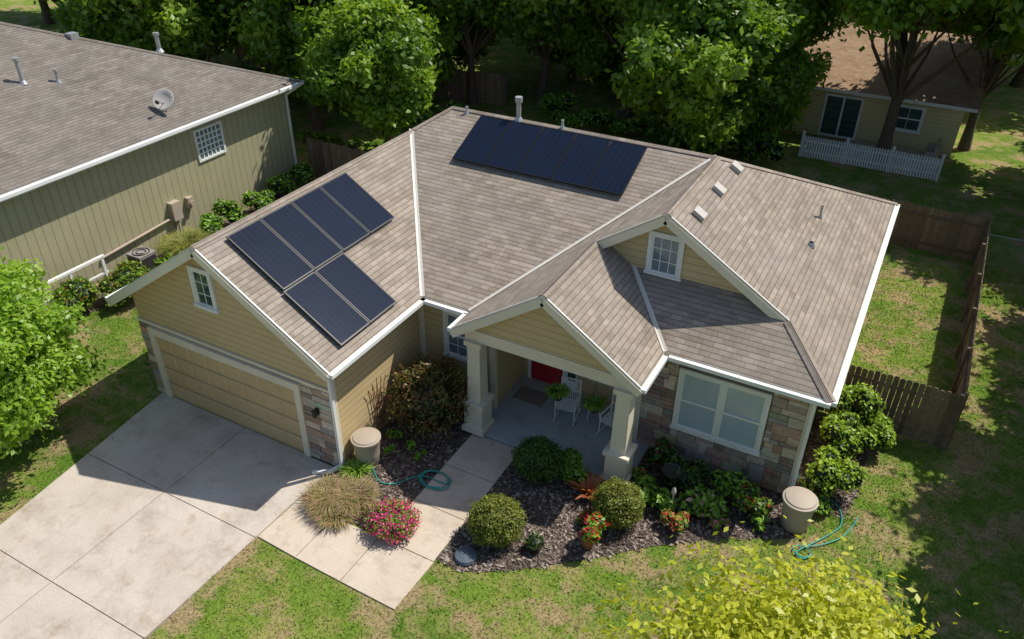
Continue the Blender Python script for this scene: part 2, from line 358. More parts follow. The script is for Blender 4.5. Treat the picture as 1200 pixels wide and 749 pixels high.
b.obj('garden_path',[M_path])
def bed(name,poly,n):
    bb=MB();bb.add([(x,y,.014) for x,y in poly],0)
    xs=[p[0] for p in poly];yy=[p[1] for p in poly];k=0
    def ins(x,y):
        c=False
        for i in range(len(poly)):
            (x1,y1),(x2,y2)=poly[i],poly[i-1]
            if (y1>y)!=(y2>y) and x<(x2-x1)*(y-y1)/(y2-y1)+x1:c=not c
        return c
    while k<n:
        x=random.uniform(min(xs),max(xs));y=random.uniform(min(yy),max(yy))
        if not ins(x+random.uniform(-.08,.08),y+random.uniform(-.08,.08)): continue
        k+=1;a=random.uniform(0,6.3);s=random.uniform(.02,.055);wd=s*random.uniform(.3,.6);z=random.uniform(.018,.05);t=random.uniform(-.02,.02)
        ca,sa=math.cos(a),math.sin(a);v=random.choice([(.06,.042,.03),(.12,.09,.07),(.21,.16,.13),(.34,.28,.24),(.08,.052,.04)])
        bb.add([(x-ca*s-sa*wd,y-sa*s+ca*wd,z+t),(x-ca*s+sa*wd,y-sa*s-ca*wd,z+t*.5),(x+ca*s+sa*wd,y+sa*s-ca*wd,z-t),(x+ca*s-sa*wd,y+sa*s+ca*wd,z-t*.5)],1,None,v)
    bb.obj(name,[M_mulch,M_chip])
bedR=[(-7.1,9.75),(-6.5,9.7),(-6.0,9.95),(-5.4,10.35),(-4.9,10.75),(-4.0,11.5),(-3.1,12.35),(-1.8,13.35),(-.7,13.95),(-.1,14.3),(.1,15.0),(-.3,15.55),(-4.4,15.5),(-4.25,13.95),(-7.1,13.9)]
bed('mulch_bed',bedR,8500)
bedL=[(-11.0,9.75),(-8.58,9.68),(-8.58,13.85),(-8.8,14.8),(-10.78,14.8),(-10.78,11.0),(-10.95,11.0)]
bed('mulch_bed',bedL,3500)
bedS=[(-.6,15.6),(.7,15.4),(.95,17),(.8,19.1),(-.6,19.1)]
bed('mulch_bed',bedS,1500)
bed('mulch_bed',[(-23.9,11),(-22.7,11.5),(-22.4,16),(-22.8,22),(-23.9,24.4)],1500)
def inpoly(X,Y,poly):
    c=np.zeros(len(X),bool)
    for i in range(len(poly)):
        (x1,y1),(x2,y2)=poly[i],poly[i-1]
        cond=((y1>Y)!=(y2>Y));xi=(x2-x1)*(Y-y1)/((y2-y1) if y2!=y1 else 1e-9)+x1;c^=cond&(X<xi)
    return c
n=300000
X=rng.uniform(-23,7,n);Y=rng.uniform(4,31,n)
keep=np.ones(n,bool)
for poly in [bedR,bedL,[(-17.2,11),(-16.1,2),(-11.3,2),(-11.13,8.25),(-7.14,8.19),(-7.1,10),(-7.1,14),(-10.9,14),(-10.9,11)],[(-17.4,10.9),(-.6,10.9),(-.6,26.5),(-17.4,26.5)],bedS]:
    m=inpoly(X,Y,poly)
    if poly[0]==(-17.4,10.9): m&=(Y>15.5)|(X<-10.8)
    keep&=~m
front=(Y<16)|(X>-.6);keep&=front|(rng.uniform(0,1,n)<.3)
X=X[keep];Y=Y[keep];n=len(X)
a=rng.uniform(0,2*np.pi,n);hh=rng.uniform(.02,.055,n);wd=rng.uniform(.008,.018,n)
p0=np.stack([X,Y,np.full(n,-.005)],1);sd_=np.stack([np.cos(a),np.sin(a),np.zeros(n)],1)*wd[:,None]
tp=p0+np.stack([rng.normal(size=n)*.04,rng.normal(size=n)*.04,hh],1)
V=np.stack([p0-sd_,p0+sd_,tp+sd_*.3,tp-sd_*.3],1).reshape(-1,3)
quadmesh('grass',V,np.arange(4*n).reshape(n,4),np.zeros(n),np.ones((4*n,3)),[M_lawn])
# ------------------------------------------------------------------ main house
H_=empty('family_house')
ZE=3.44
A_=(-17.8,10.6,3.22);B_=(-14,10.6,5.73);C_=(-10.38,10.6,ZE);D_=(-10.38,14.38,ZE);E_=(-14,19.38,5.73);F_=(-13.2,20.54,6.26);K_=(-17.8,26.9,3.22)
G_=(-4.8,20.54,6.26);V_=(-8.95,14.38,ZE);W_=(-4.8,16.48,6.26);P2=(-6.5,16.48,5.105);P1=(-6.5,13.52,5.105);PL=(-8.95,13.52,ZE)
Q1=(-5.593,16.8,4.494);Q2=(-4.03,15.1,ZE);Q3=(-4.03,13.52,ZE);P2b=(-6.5,16.8,5.105)
HP=(-1.63,16.48,4.295);HPb=(-1.95,16.8,4.494);RC=(-.25,15.1,ZE);RB=(-.25,26.7,ZE)
planes=dict(left=[A_,B_,E_,F_,K_],garage=[B_,C_,D_,E_],front=[E_,D_,V_,G_,F_],wl=[V_,PL,P1,P2,W_,G_],pr=[P1,Q3,Q2,Q1,P2b],pent=[Q2,RC,HP,HPb,Q1],wr=[G_,W_,HP,RC,RB],back=[F_,G_,RB,K_])
def pn(P):
    n=Vector((0,0,0));P=[Vector(p) for p in P]
    for i in range(len(P)): n+=P[i].cross(P[(i+1)%len(P)])
    n.normalize();return n if n.z>0 else -n
def roof_plane(name,P,mats,parent,th=.16):
    bb=MB();n=pn(P);u=Vector((0,0,1)).cross(n).normalized();v=n.cross(u)
    PV=[Vector(p) for p in P];a=Vector((0,0,0))
    for i in range(len(PV)): a+=PV[i].cross(PV[(i+1)%len(PV)])
    if a.z<0: PV=PV[::-1]
    bb.add(PV,0,[(p.dot(u)+50,p.dot(v)+50) for p in PV])
    lo_=[p-Vector((0,0,th)) for p in PV];bb.add(lo_[::-1],1)
    for i in range(len(PV)):
        j=(i+1)%len(PV);bb.add([lo_[i],lo_[j],PV[j],PV[i]],1)
    return bb.obj(name,mats,parent)
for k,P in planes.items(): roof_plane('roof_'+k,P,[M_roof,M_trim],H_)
def strip(bb,P,p,q,w=.09,lift=.014,m=0,w0=0):
    n=pn(P);p=Vector(p);q=Vector(q);d=(q-p).normalized();o=n.cross(d);c=sum((Vector(x) for x in P),Vector())/len(P)
    if (c-p).dot(o)<0:o=-o
    o2=o*w;o1=o*w0;l=n*lift
    pts=[p+o1+l,q+o1+l,q+o2+l,p+o2+l]
    if (pts[1]-pts[0]).cross(pts[2]-pts[0]).z<0:pts=pts[::-1]
    bb.add(pts,m,[(x.dot(d),x.dot(o)+.03) for x in pts])
b=MB()
for a1,a2,p,q in [('garage','front',E_,D_),('front','wl',V_,G_),('pr','pent',Q2,Q1)]:
    for k in (a1,a2): strip(b,planes[k],p,q,.075 if k!='wl' else .05,.016)
b.obj('valley_flashing',M_flash,H_)
b=MB()
for a1,a2,p,q in [('left','garage',B_,E_),('left','front',E_,F_),('front','back',F_,G_),('wl','wr',W_,G_),('wr','pent',HP,RC),('wl','pr',P1,P2),('wr','back',G_,RB),('left','back',F_,K_)]:
    for k in (a1,a2):
        strip(b,planes[k],p,q,.13,.022)
b.obj('ridge_caps',M_roof,H_)
b=MB()
for k,p,q in [('garage',B_,C_),('left',A_,B_),('wl',PL,P1),('pr',P1,Q3),('wl',P2,W_),('wr',W_,HP),('wr',RC,RB)]:
    strip(b,planes[k],p,q,.035,.01)
b.obj('drip_edge',M_white,H_)
def gutter(bb,p,q,out,m=0):
    p=Vector(p);q=Vector(q);o=Vector(out)*.06+Vector((0,0,-.075));bb.beam(p+o,q+o,.12,.10,m)
b=MB()
gutter(b,C_,D_,(1,0,0));gutter(b,D_,V_,(0,-1,0));gutter(b,PL,(-8.95,14.3,ZE),(-1,0,0));gutter(b,Q3,(-4.03,15.0,ZE),(1,0,0));gutter(b,(-3.9,15.1,ZE),RC,(0,-1,0));gutter(b,RC,RB,(1,0,0));gutter(b,A_,K_,(-1,0,0))
def spout(bb,pts):
    for p,q in zip(pts[:-1],pts[1:]): bb.beam(p,q,.08,.08)
spout(b,[(-10.32,10.8,3.35),(-10.72,10.95,3.05),(-10.72,10.95,.2),(-10.9,10.7,.1),(-11.3,10.5,.07)])
spout(b,[(-.18,15.2,3.35),(-.57,15.45,3.05),(-.57,15.45,.15),(-.3,15.2,.08)])
b.obj('gutters_and_downspouts',M_white,H_)
b=MB()
def wq(x0,y0,x1,y1,z0,z1,m=0): b.add([(x0,y0,z0),(x1,y1,z0),(x1,y1,z1),(x0,y0,z1)],m)
yG=11.05
b.add([(-17.4,yG,0),(-16.81,yG,0),(-16.81,yG,2.16),(-11.93,yG,2.16),(-11.93,yG,0),(-10.8,yG,0),(-10.8,yG,3.58),(-14,yG,5.6),(-17.4,yG,3.38)],0)
wq(-10.8,yG,-10.8,14.85,0,3.58);wq(-10.8,14.85,-8.5,14.85,0,3.58);wq(-8.5,14.85,-8.5,16.6,0,3.6);wq(-8.5,16.6,-4.6,16.6,0,3.6)
wq(-4.6,16.6,-4.6,15.55,0,3.6);wq(-4.6,15.55,-.65,15.55,0,3.5);wq(-.65,15.55,-.65,26.3,0,3.6);wq(-.65,26.3,-17.4,26.3,0,3.5);wq(-17.4,26.3,-17.4,yG,0,3.4)
b.add([(-6.6,16.8,4.3),(-1.85,16.8,4.2),(-1.85,16.8,4.32),(-4.8,16.8,6.12),(-6.6,16.8,4.9)],0)
b.add([(-8.6,13.82,3.3),(-4.4,13.82,3.3),(-4.4,13.82,3.55),(-6.5,13.82,4.96),(-8.6,13.82,3.55)],0)
b.obj('siding_walls',M_sid,H_)
b=MB()
def rake(p,q,yy,w=.2,dz=-.17,t=.035,m=0):
    p=Vector(p);q=Vector(q);p.y=yy;q.y=yy;p.z+=dz;q.z+=dz;b.beam(p,q,t,w,m)
for p,q,yy in [(A_,B_,10.585),(B_,C_,10.585),(PL,P1,13.505),(P1,Q3,13.505),(P2,W_,16.465),(W_,HP,16.465)]: rake(p,q,yy)
b.box(-10.8,-10.42,10.65,14.4,3.2,3.26);b.box(-10.8,-8.9,14.42,14.85,3.2,3.26);b.box(-4.0,-.3,15.14,15.5,3.2,3.26);b.box(-.65,-.3,15.14,26.6,3.2,3.26)
b.box(-8.75,-4.25,13.95,16.6,3.14,3.2)
b.box(-10.78,-10.765,11.09,14.8,3.06,3.2);b.box(-4.6,-.66,15.49,15.545,3.02,3.2)
b.box(-10.79,-10.765,11.05,11.16,.1,3.2);b.box(-10.79,-10.77,14.72,14.83,.1,3.2);b.box(-10.78,-10.68,14.815,14.845,.1,3.2)
b.box(-8.62,-8.47,14.8,14.85,.1,3.2);b.box(-8.495,-8.46,14.83,14.95,.1,3.2)
b.box(-4.72,-4.56,15.46,15.62,.1,3.2);b.box(-.68,-.61,15.46,15.64,0,3.2)
b.box(-17.0,-16.81,10.93,11.05,0,2.36);b.box(-11.93,-11.74,10.93,11.05,0,2.36);b.box(-16.81,-11.93,10.93,11.05,2.14,2.36)
b.box(-17.42,-10.76,10.99,11.045,2.42,2.5)
b.box(-8.78,-4.22,13.86,14.12,2.98,3.32);b.box(-8.74,-8.5,14.12,14.8,2.98,3.3);b.box(-4.5,-4.26,14.12,15.46,2.98,3.3)
b.box(-8.8,-4.2,13.79,13.86,3.28,3.36)
b.obj('cream_trim',M_trim,H_,bevel=.006)
for i,cx in enumerate((-8.52,-4.5)):
    bb=MB();cy=14.0
    bb.box(cx-.33,cx+.33,cy-.33,cy+.33,.1,.25);bb.box(cx-.27,cx+.27,cy-.27,cy+.27,.25,1.0);bb.box(cx-.33,cx+.33,cy-.33,cy+.33,1.0,1.1)
    t0,t1=.2,.17
    P=[(cx-t0,cy-t0,1.1),(cx+t0,cy-t0,1.1),(cx+t0,cy+t0,1.1),(cx-t0,cy+t0,1.1)];T=[(cx-t1,cy-t1,2.85),(cx+t1,cy-t1,2.85),(cx+t1,cy+t1,2.85),(cx-t1,cy+t1,2.85)]
    for k in range(4): bb.add([P[k],P[(k+1)%4],T[(k+1)%4],T[k]])
    bb.box(cx-.24,cx+.24,cy-.24,cy+.24,2.85,2.98);bb.obj('porch_column',M_trim,H_,bevel=.008)
b=MB();b.box(-8.9,-4.2,13.82,16.6,-.05,.14);b.obj('porch_slab',M_porch,H_,bevel=.01)
PAL=[(.46,.34,.24),(.33,.265,.215),(.54,.45,.35),(.26,.195,.16),(.42,.27,.195),(.60,.50,.41),(.38,.34,.31)]
def stone(name,x0,x1,z0,z1,y,holes=()):
    bb=MB();bb.box(x0+.002,x1-.002,y-.028,y-.003,z0,z1,1) if not holes else None
    if holes:
        hx0,hx1,hz0,hz1=holes
        bb.box(x0,hx0,y-.028,y-.003,z0,z1,1);bb.box(hx1,x1,y-.028,y-.003,z0,z1,1);bb.box(hx0,hx1,y-.028,y-.003,z0,hz0,1);bb.box(hx0,hx1,y-.028,y-.003,hz1,z1,1)
    z=z0
    while z<z1-.03:
        h=min(random.choice([.12,.17,.22,.28]),z1-z)
        if z1-z-h<.07:h=z1-z
        x=x0
        while x<x1-.02:
            w_=random.uniform(.18,.62);
            if x1-x-w_<.12:w_=x1-x
            c=random.choice(PAL);k=random.uniform(.8,1.15);c=tuple(v*k for v in c);d=random.uniform(.045,.085)
            spl=[(z,h)] if h<.2 or random.random()<.6 else [(z,h*.45),(z+h*.45,h*.55)]
            for zz,h2 in spl:
                xs0,xs1=x,x+w_
                segs=[(xs0,xs1)]
                if holes and zz+h2>holes[2]+.01 and zz<holes[3]-.01:
                    segs=[(a1,b1) for a1,b1 in ((xs0,min(xs1,holes[0])),(max(xs0,holes[1]),xs1)) if b1-a1>.03]
                for a1,b1 in segs: bb.box(a1+.007,b1-.007,y-d,y-.02,zz+.007,zz+h2-.007,0,c)
                c=tuple(v*random.uniform(.75,1.2) for v in c)
            x+=w_
        z+=h
    return bb.obj(name,[M_stone,M_mortar],H_,bevel=.008)
stone('stone_veneer',-4.56,-.68,.05,3.02,15.55,(-3.72,-1.48,1.0,2.9))
stone('stone_pier_left',-17.38,-17.0,.03,2.42,11.05);stone('stone_pier_right',-11.74,-10.84,.03,2.42,11.05)
b=MB();b.box(-11.74,-10.79,10.94,11.045,.0,.03);b.obj('footing',M_mortar,H_)
b=MB();b.box(-16.81,-11.93,11.0,11.06,0,2.14)
for r in range(4):
    for c in range(8):
        x0=-16.81+c*.61+.05;z0=r*.535+.05
        i0=.05
        o=[(x0,10.999,z0),(x0+.51,10.999,z0),(x0+.51,10.999,z0+.435),(x0,10.999,z0+.435)]
        q=[(x0+i0,10.978,z0+i0),(x0+.51-i0,10.978,z0+i0),(x0+.51-i0,10.978,z0+.435-i0),(x0+i0,10.978,z0+.435-i0)]
        for k in range(4): b.add([o[k],o[(k+1)%4],q[(k+1)%4],q[k]])
        b.add(q)
for r in range(1,4): b.box(-16.81,-11.93,10.99,11.0,r*.535-.006,r*.535+.006,1)
b.obj('garage_door',[M_door,M_mortar],H_)
def window(name,x0,x1,z0,z1,y,parent,cols=2,rows=2,twin=False,glass=M_blind,tr=.1,mat_=None,hung=True):
    bb=MB();T=M_white
    bb.box(x0-tr,x1+tr,y-.06,y,z1,z1+tr);bb.box(x0-tr-.03,x1+tr+.03,y-.09,y,z0-tr,z0);bb.box(x0-tr,x0,y-.06,y,z0,z1);bb.box(x1,x1+tr,y-.06,y,z0,z1)
    wins=[(x0,x1)] if not twin else [(x0,(x0+x1)/2-.05),((x0+x1)/2+.05,x1)]
    if twin: bb.box((x0+x1)/2-.05,(x0+x1)/2+.05,y-.055,y,z0,z1)
    for a1,b1 in wins:
        f=.045
        bb.box(a1,a1+f,y-.04,y,z0,z1);bb.box(b1-f,b1,y-.04,y,z0,z1);bb.box(a1+f,b1-f,y-.04,y,z0,z0+f);bb.box(a1+f,b1-f,y-.04,y,z1-f,z1)
        if hung: bb.box(a1+f,b1-f,y-.045,y,(z0+z1)/2-.03,(z0+z1)/2+.03)
        bb.add([(a1+f,y-.012,z0+f),(b1-f,y-.012,z0+f),(b1-f,y-.012,z1-f),(a1+f,y-.012,z1-f)],1)
        for c in range(1,cols):
            xx=a1+(b1-a1)*c/cols;bb.box(xx-.01,xx+.01,y-.024,y-.013,z0+f,z1-f)
        for r in range(1,rows):
            zz=z0+(z1-z0)*r/rows;bb.box(a1+f,b1-f,y-.0245,y-.0135,zz-.01,zz+.01)
    return bb.obj(name,[T,glass],parent,bevel=.004)
window('front_window',-3.6,-1.6,1.12,2.78,15.49,H_,cols=1,rows=1,twin=True)
window('side_window',-9.95,-9.3,1.55,2.85,14.85,H_,cols=2,rows=4,glass=M_pane)
window('garage_gable_window',-14.75,-14.2,3.75,4.72,11.05,H_,cols=2,rows=3,glass=M_glass,hung=False)
window('attic_gable_window',-5.15,-4.45,4.5,5.5,16.8,H_,cols=3,rows=3,glass=M_pane,hung=False)
b=MB();y=16.6
b.box(-8.35,-8.25,y-.05,y,.14,2.3,0);b.box(-7.25,-7.15,y-.05,y,.14,2.3,0);b.box(-8.25,-7.25,y-.05,y,2.2,2.3,0);b.box(-8.25,-7.25,y-.03,y,.14,2.2,1)
for x0 in (-8.13,-7.7):
    for z0,z1 in ((.3,.95),(1.1,1.6)): b.box(x0,x0+.33,y-.042,y-.03,z0,z1,1)
b.box(-8.1,-7.4,y-.04,y-.03,1.7,2.08,2);b.box(-7.15,-6.8,y-.03,y,.14,2.3,0);b.box(-7.1,-6.85,y-.035,y-.03,.5,2.2,2);b.cyl((-7.36,y-.08,1.05),(-7.36,y-.03,1.05),.03,.03,8,3)
b.obj('entry_door',[M_white,M_red,M_glass,M_metal],H_)
window('porch_window',-6.3,-5.3,.9,2.3,16.6,H_,cols=1,rows=1)
b=MB();b.box(-8.3,-7.4,15.5,16.1,.141,.155);b.obj('door_mat',M_mortar)
b=MB();b.beam((-11.25,10.9,1.75),(-11.25,10.98,1.75),.1,.16);b.lathe([(.0,.25),(.07,.2),(.05,.02),(0,0)],-11.25,10.84,1.62,10);b.obj('wall_lamp',M_dark,H_)
def roofz(k,x,y):
    P=planes[k];n=pn(P);p=Vector(P[0]);return p.z-(n.x*(x-p.x)+n.y*(y-p.y))/n.z
b=MB()
for x,y in ((-4.3,20.7),(-4.3,19.05),(-4.3,17.4)):
    k='wr';n=pn(planes[k]);u=Vector((0,1,0));v=n.cross(u)
    c=Vector((x,y,roofz(k,x,y)));
    def bx(c,a,bb_,h,m):
        lo_=[c+u*sx*a+v*sy*bb_ for sx,sy in((-1,-1),(1,-1),(1,1),(-1,1))];hi=[p+n*h for p in lo_]
        b.add(hi,m);[b.add([lo_[i],lo_[(i+1)%4],hi[(i+1)%4],hi[i]],m) for i in range(4)]
    bx(c,.2,.2,.012,0);bx(c,.15,.16,.12,1)
b.obj('roof_vents',[M_roof,M_vent],H_)
b=MB()
for k,x,y,h,r in (('front',-10.85,20.5,.6,.07),('front',-9.4,20.5,.25,.04),('front',-12.6,20.4,.2,.04),('wr',-2.0,21.9,.4,.035),('wr',-1.9,20.2,.1,.06)):
    z=roofz(k,x,y);b.cyl((x,y,z-.1),(x,y,z+h),r,r,12);b.cyl((x,y,z-.03),(x,y,z+.1),r*2.0,r*1.1,12)
    if h>.5: b.cyl((x,y,z+h-.05),(x,y,z+h+.1),r*1.6,r*1.6,12)
b.obj('roof_pipes',M_metal,H_,smooth=False)
# ------------------------------------------------------------------ solar panels
def panels(name,k,cells):
    e=empty(name);n=pn(planes[k])
    fr=MB();ce=MB()
    for (x0,x1,y0,y1,ori) in cells:
        def P(x,y,l): return Vector((x,y,roofz(k,x,y)))+n*l
        g_=.012;x0+=g_;x1-=g_;y0+=g_;y1-=g_;f=.03
        out=[(x0,y0),(x1,y0),(x1,y1),(x0,y1)];inn=[(x0+f,y0+f),(x1-f,y0+f),(x1-f,y1-f),(x0+f,y1-f)]
        O=[P(a,b_,.13) for a,b_ in out];I=[P(a,b_,.13) for a,b_ in inn];Bt=[P(a,b_,.085) for a,b_ in out];J=[P(a,b_,.125) for a,b_ in inn]
        for i in range(4):
            j=(i+1)%4;fr.add([O[i],O[j],I[j],I[i]]);fr.add([Bt[i],Bt[j],O[j],O[i]])
        fr.add(Bt[::-1]);uv=[(0,0),(1,0),(1,1),(0,1)] if ori==0 else [(0,0),(0,1),(1,1),(1,0)]
        ce.add(J,0,uv)
        for t in (.25,.75):
            xx=x0+(x1-x0)*(t if ori else .5);yy=y0+(y1-y0)*(t if not ori else .5)
            fr.beam(P(xx,yy,-.02),P(xx,yy,.09),.05,.05)
    ce.obj('solar_cells',M_pv,e);fr.obj('frames_and_mounts',M_pvf,e)
panels('solar_panel_array','garage',[(-13.79,-12.2,11.38+i*1.105,11.38+(i+1)*1.105,1) for i in range(4)]+[(-12.2,-10.61,11.33+i*1.105,11.33+(i+1)*1.105,1) for i in range(2)])
panels('solar_panel_array','front',[(-12.02+i*1.07,-12.02+(i+1)*1.07,18.6,20.33,0) for i in range(5)])
# ------------------------------------------------------------------ neighbour house
NH=empty('neighbor_house');ex0,ex1,ey0,ey1,ez=-41,-23.5,0,25,4.4;hz=.4*8.75
c1,c2,c3,c4=(ex1,ey0,ez),(ex1,ey1,ez),(ex0,ey1,ez),(ex0,ey0,ez);r1=(-32.25,ey0+8.75,ez+hz);r2=(-32.25,ey1-8.75,ez+hz)
NP=dict(e=[c1,c2,r2,r1],n=[c2,c3,r2],w=[c3,c4,r1,r2],s=[c4,c1,r1])
for k,P in NP.items(): roof_plane('roof_'+k,P,[M_roofn,M_white],NH,.18)
b=MB()
for a1,a2,p,q in (('e','n',c2,r2),('e','w',r1,r2)):
    for k in (a1,a2): strip(b,NP[k],p,q,.15,.02)
b.obj('ridge_caps',M_roofn,NH)
b=MB()
for p,q in (((-24,.5),(-24,24.5)),((-24,24.5),(-40.5,24.5)),((-40.5,24.5),(-40.5,.5)),((-40.5,.5),(-24,.5))): b.add([(*p,0),(*q,0),(*q,4.4),(*p,4.4)])
b.obj('siding_walls',M_vsid,NH)
b=MB();gutter(b,c1,c2,(1,0,0));gutter(b,c2,c3,(0,1,0));b.box(-24.05,-23.97,24.42,24.53,0,4.25);b.box(-23.99,-23.55,.1,24.9,4.17,4.22)
spout(b,[(-23.42,24.8,4.3),(-23.93,24.4,3.9),(-23.93,24.4,.1)])
b.obj('white_trim',M_white,NH)
b=MB();y0,y1,z0,z1=19.5,20.7,2.72,3.8
b.box(-24,-23.94,y0-.08,y1+.08,z0-.08,z0);b.box(-24,-23.94,y0-.08,y1+.08,z1,z1+.08);b.box(-24,-23.94,y0-.08,y0,z0,z1);b.box(-24,-23.94,y1,y1+.08,z0,z1)
for i in range(1,6): yy=y0+(y1-y0)*i/6;b.box(-23.985,-23.965,yy-.025,yy+.025,z0,z1)
for i in range(1,5): zz=z0+(z1-z0)*i/5;b.box(-23.984,-23.964,y0,y1,zz-.025,zz+.025)
b.add([(-23.99,y0,z0),(-23.99,y1,z0),(-23.99,y1,z1),(-23.99,y0,z1)],1);b.obj('lattice_window',[M_white,M_pane],NH)
b=MB()
for x,y,h,r in ((-27.2,16.9,.35,.05),(-27.6,15.9,.75,.07),(-27.3,21.4,.6,.08)):
    z=4.4+.4*(-23.5-x);b.cyl((x,y,z-.1),(x,y,z+h),r,r,10);b.cyl((x,y,z-.03),(x,y,z+.1),r*2.2,r*1.1,10)
    b.cyl((x,y,z+h),(x,y,z+h+.1),r*1.5,r*1.5,10)
for x,y in ((-29.2,19.2),):
    z=4.4+.4*(-23.5-x);b.box(x-.17,x+.17,y-.17,y+.17,z-.1,z+.15)
b.obj('roof_pipes',M_metal,NH)
dsh=empty('satellite_dish');b=MB();cx,cy,cz=-24.35,18.8,4.75
b.cyl((cx,cy,cz-.02),(cx,cy,cz+.35),.03,.03,8);b.beam((cx-.1,cy-.15,cz+.0),(cx,cy,cz+.25),.02,.02);b.obj('mast',M_metal,dsh)
b=MB();b.lathe([(0,0),(.12,.008),(.25,.04),(.38,.1),(.40,.105),(.38,.11),(.25,.05),(0,.012)],0,0,0,20);o=b.obj('reflector',M_vent,dsh,smooth=True);o.location=(cx,cy,cz+.4);o.rotation_euler=(math.radians(50),0,math.radians(25))
b=MB();b.beam((cx,cy,cz+.3),(cx+.25,cy-.5,cz+.5),.025,.025);b.beam((cx+.22,cy-.45,cz+.46),(cx+.27,cy-.55,cz+.56),.09,.09);b.obj('feed_arm',M_dark,dsh)
b=MB();b.box(-24,-23.75,17.6,18.0,1.0,1.7);b.box(-24,-23.8,18.4,18.65,1.2,1.6);b.cyl((-23.85,17.8,0),(-23.85,17.8,1.0),.04,.04,8);b.cyl((-23.75,18.5,1.4),(-23.68,18.5,1.4),.1,.1,14);b.cyl((-23.9,14.5,.9),(-23.9,17.5,1.1),.05,.05,8);b.obj('utility_meter_boxes',M_barrel)
ac=empty('air_conditioner');b=MB();b.box(-23.75,-23.05,15.3,16.0,.08,.72);
b.obj('cabinet',M_grey,ac,bevel=.03)
b=MB()
for i in range(7): b.box(-23.05,-23.03,15.35,15.95,.14+i*.075,.17+i*.075);b.box(-23.7,-23.1,15.28,15.3,.14+i*.075,.17+i*.075)
b.lathe([(.28,0),(.3,.02),(.28,.04)],-23.4,15.65,.72,20);b.lathe([(.16,0),(.18,.02),(.16,.04)],-23.4,15.65,.72,20);b.obj('grille',M_dark,ac)
b=MB();b.box(-23.9,-22.9,15.1,16.2,-.02,.07);b.obj('equipment_pad',M_path)
rw=MB();rw.beam((-23.3,11.6,1.3),(-23.3,14.2,1.3),.12,.08)
for y in (11.7,12.9,14.1): rw.beam((-23.3,y,0),(-23.3,y,1.3),.09,.09)
rw.beam((-23.3,11.6,.7),(-23.3,14.2,.7),.06,.06);rw.obj('white_railing',M_white)
# ------------------------------------------------------------------ fences
def plank_fence(name,pts,h=1.8,wd=.14):
    bb=MB()
    for (x0,y0),(x1,y1) in zip(pts[:-1],pts[1:]):
        ln=math.hypot(x1-x0,y1-y0);n=int(ln/(wd+.012));dx,dy=(x1-x0)/ln,(y1-y0)/ln;nx,ny=-dy,dx
        for i in range(n):
            s=(i+.5)*ln/n;cx,cy=x0+dx*s,y0+dy*s;k=random.uniform(.7,1.25);c=(.22*k,.155*k,.105*k);hh=h+random.uniform(-.025,.025);w2=wd/2;t=.011;le=random.uniform(-.006,.006)
            O=[(-w2,.04),(w2,.04),(w2,hh-.05),(w2-.035,hh),(-w2+.035,hh),(-w2,hh-.05)]
            Fp=[(cx+dx*a+nx*(t+le),cy+dy*a+ny*(t+le),z) for a,z in O];Bp=[(cx+dx*a-nx*(t-le),cy+dy*a-ny*(t-le),z) for a,z in O]
            bb.add(Fp,0,None,c);bb.add(Bp[::-1],0,None,c)
            for j in range(6): k2=(j+1)%6;bb.add([Bp[j],Bp[k2],Fp[k2],Fp[j]],0,None,c)
        for z in (.35,h-.35): bb.beam((x0+nx*.04,y0+ny*.04,z),(x1+nx*.04,y1+ny*.04,z),.04,.09,0,(.16,.115,.08))
        m=max(1,round(ln/2.4))
        for i in range(m+1): s=ln*i/m;bb.beam((x0+dx*s+nx*.1,y0+dy*s+ny*.1,-.05),(x0+dx*s+nx*.1,y0+dy*s+ny*.1,h+.03),.09,.09,0,(.17,.12,.085))
    return bb.obj(name,M_wood)
plank_fence('wooden_fence',[(-.6,19.3),(2.65,19.25),(2.85,31),(-.5,31),(-14,31)])
plank_fence('wooden_fence',[(-23.9,25.2),(-17.5,25.2)])
plank_fence('wooden_fence',[(-40,37),(-27,37),(-21,38)])
bb=MB()
for i in range(52):
    x=-5.1+i*.118
    bb.box(x-.04,x+.04,38.49,38.51,.06,1.05);bb.add([(x-.04,38.488,1.05),(x+.04,38.488,1.05),(x,38.488,1.13)])
bb.box(-5.15,1.0,38.52,38.56,.3,.38);bb.box(-5.15,1.0,38.52,38.56,.8,.88)
for x in (-5.1,-3.1,-1.1,.95): bb.box(x-.06,x+.06,38.56,38.68,0,1.25)
bb.obj('picket_fence',M_white)
bb=MB();bb.cyl((2.95,31,1.2),(14,31.5,1.2),.02,.02,6)
for i in range(5): bb.cyl((3+i*2.7,31+i*.12,0),(3+i*2.7,31+i*.12,1.25),.028,.028,6)
for i in range(100):
    x=3+i*.11;bb.beam((x,31.02,.03),(x+.6 if x<13 else x,31.02,1.18),.006,.006);bb.beam((x+.6,31.02,.03),(x,31.02,1.18),.006,.006)
bb.obj('chain_link_fence',M_metal)
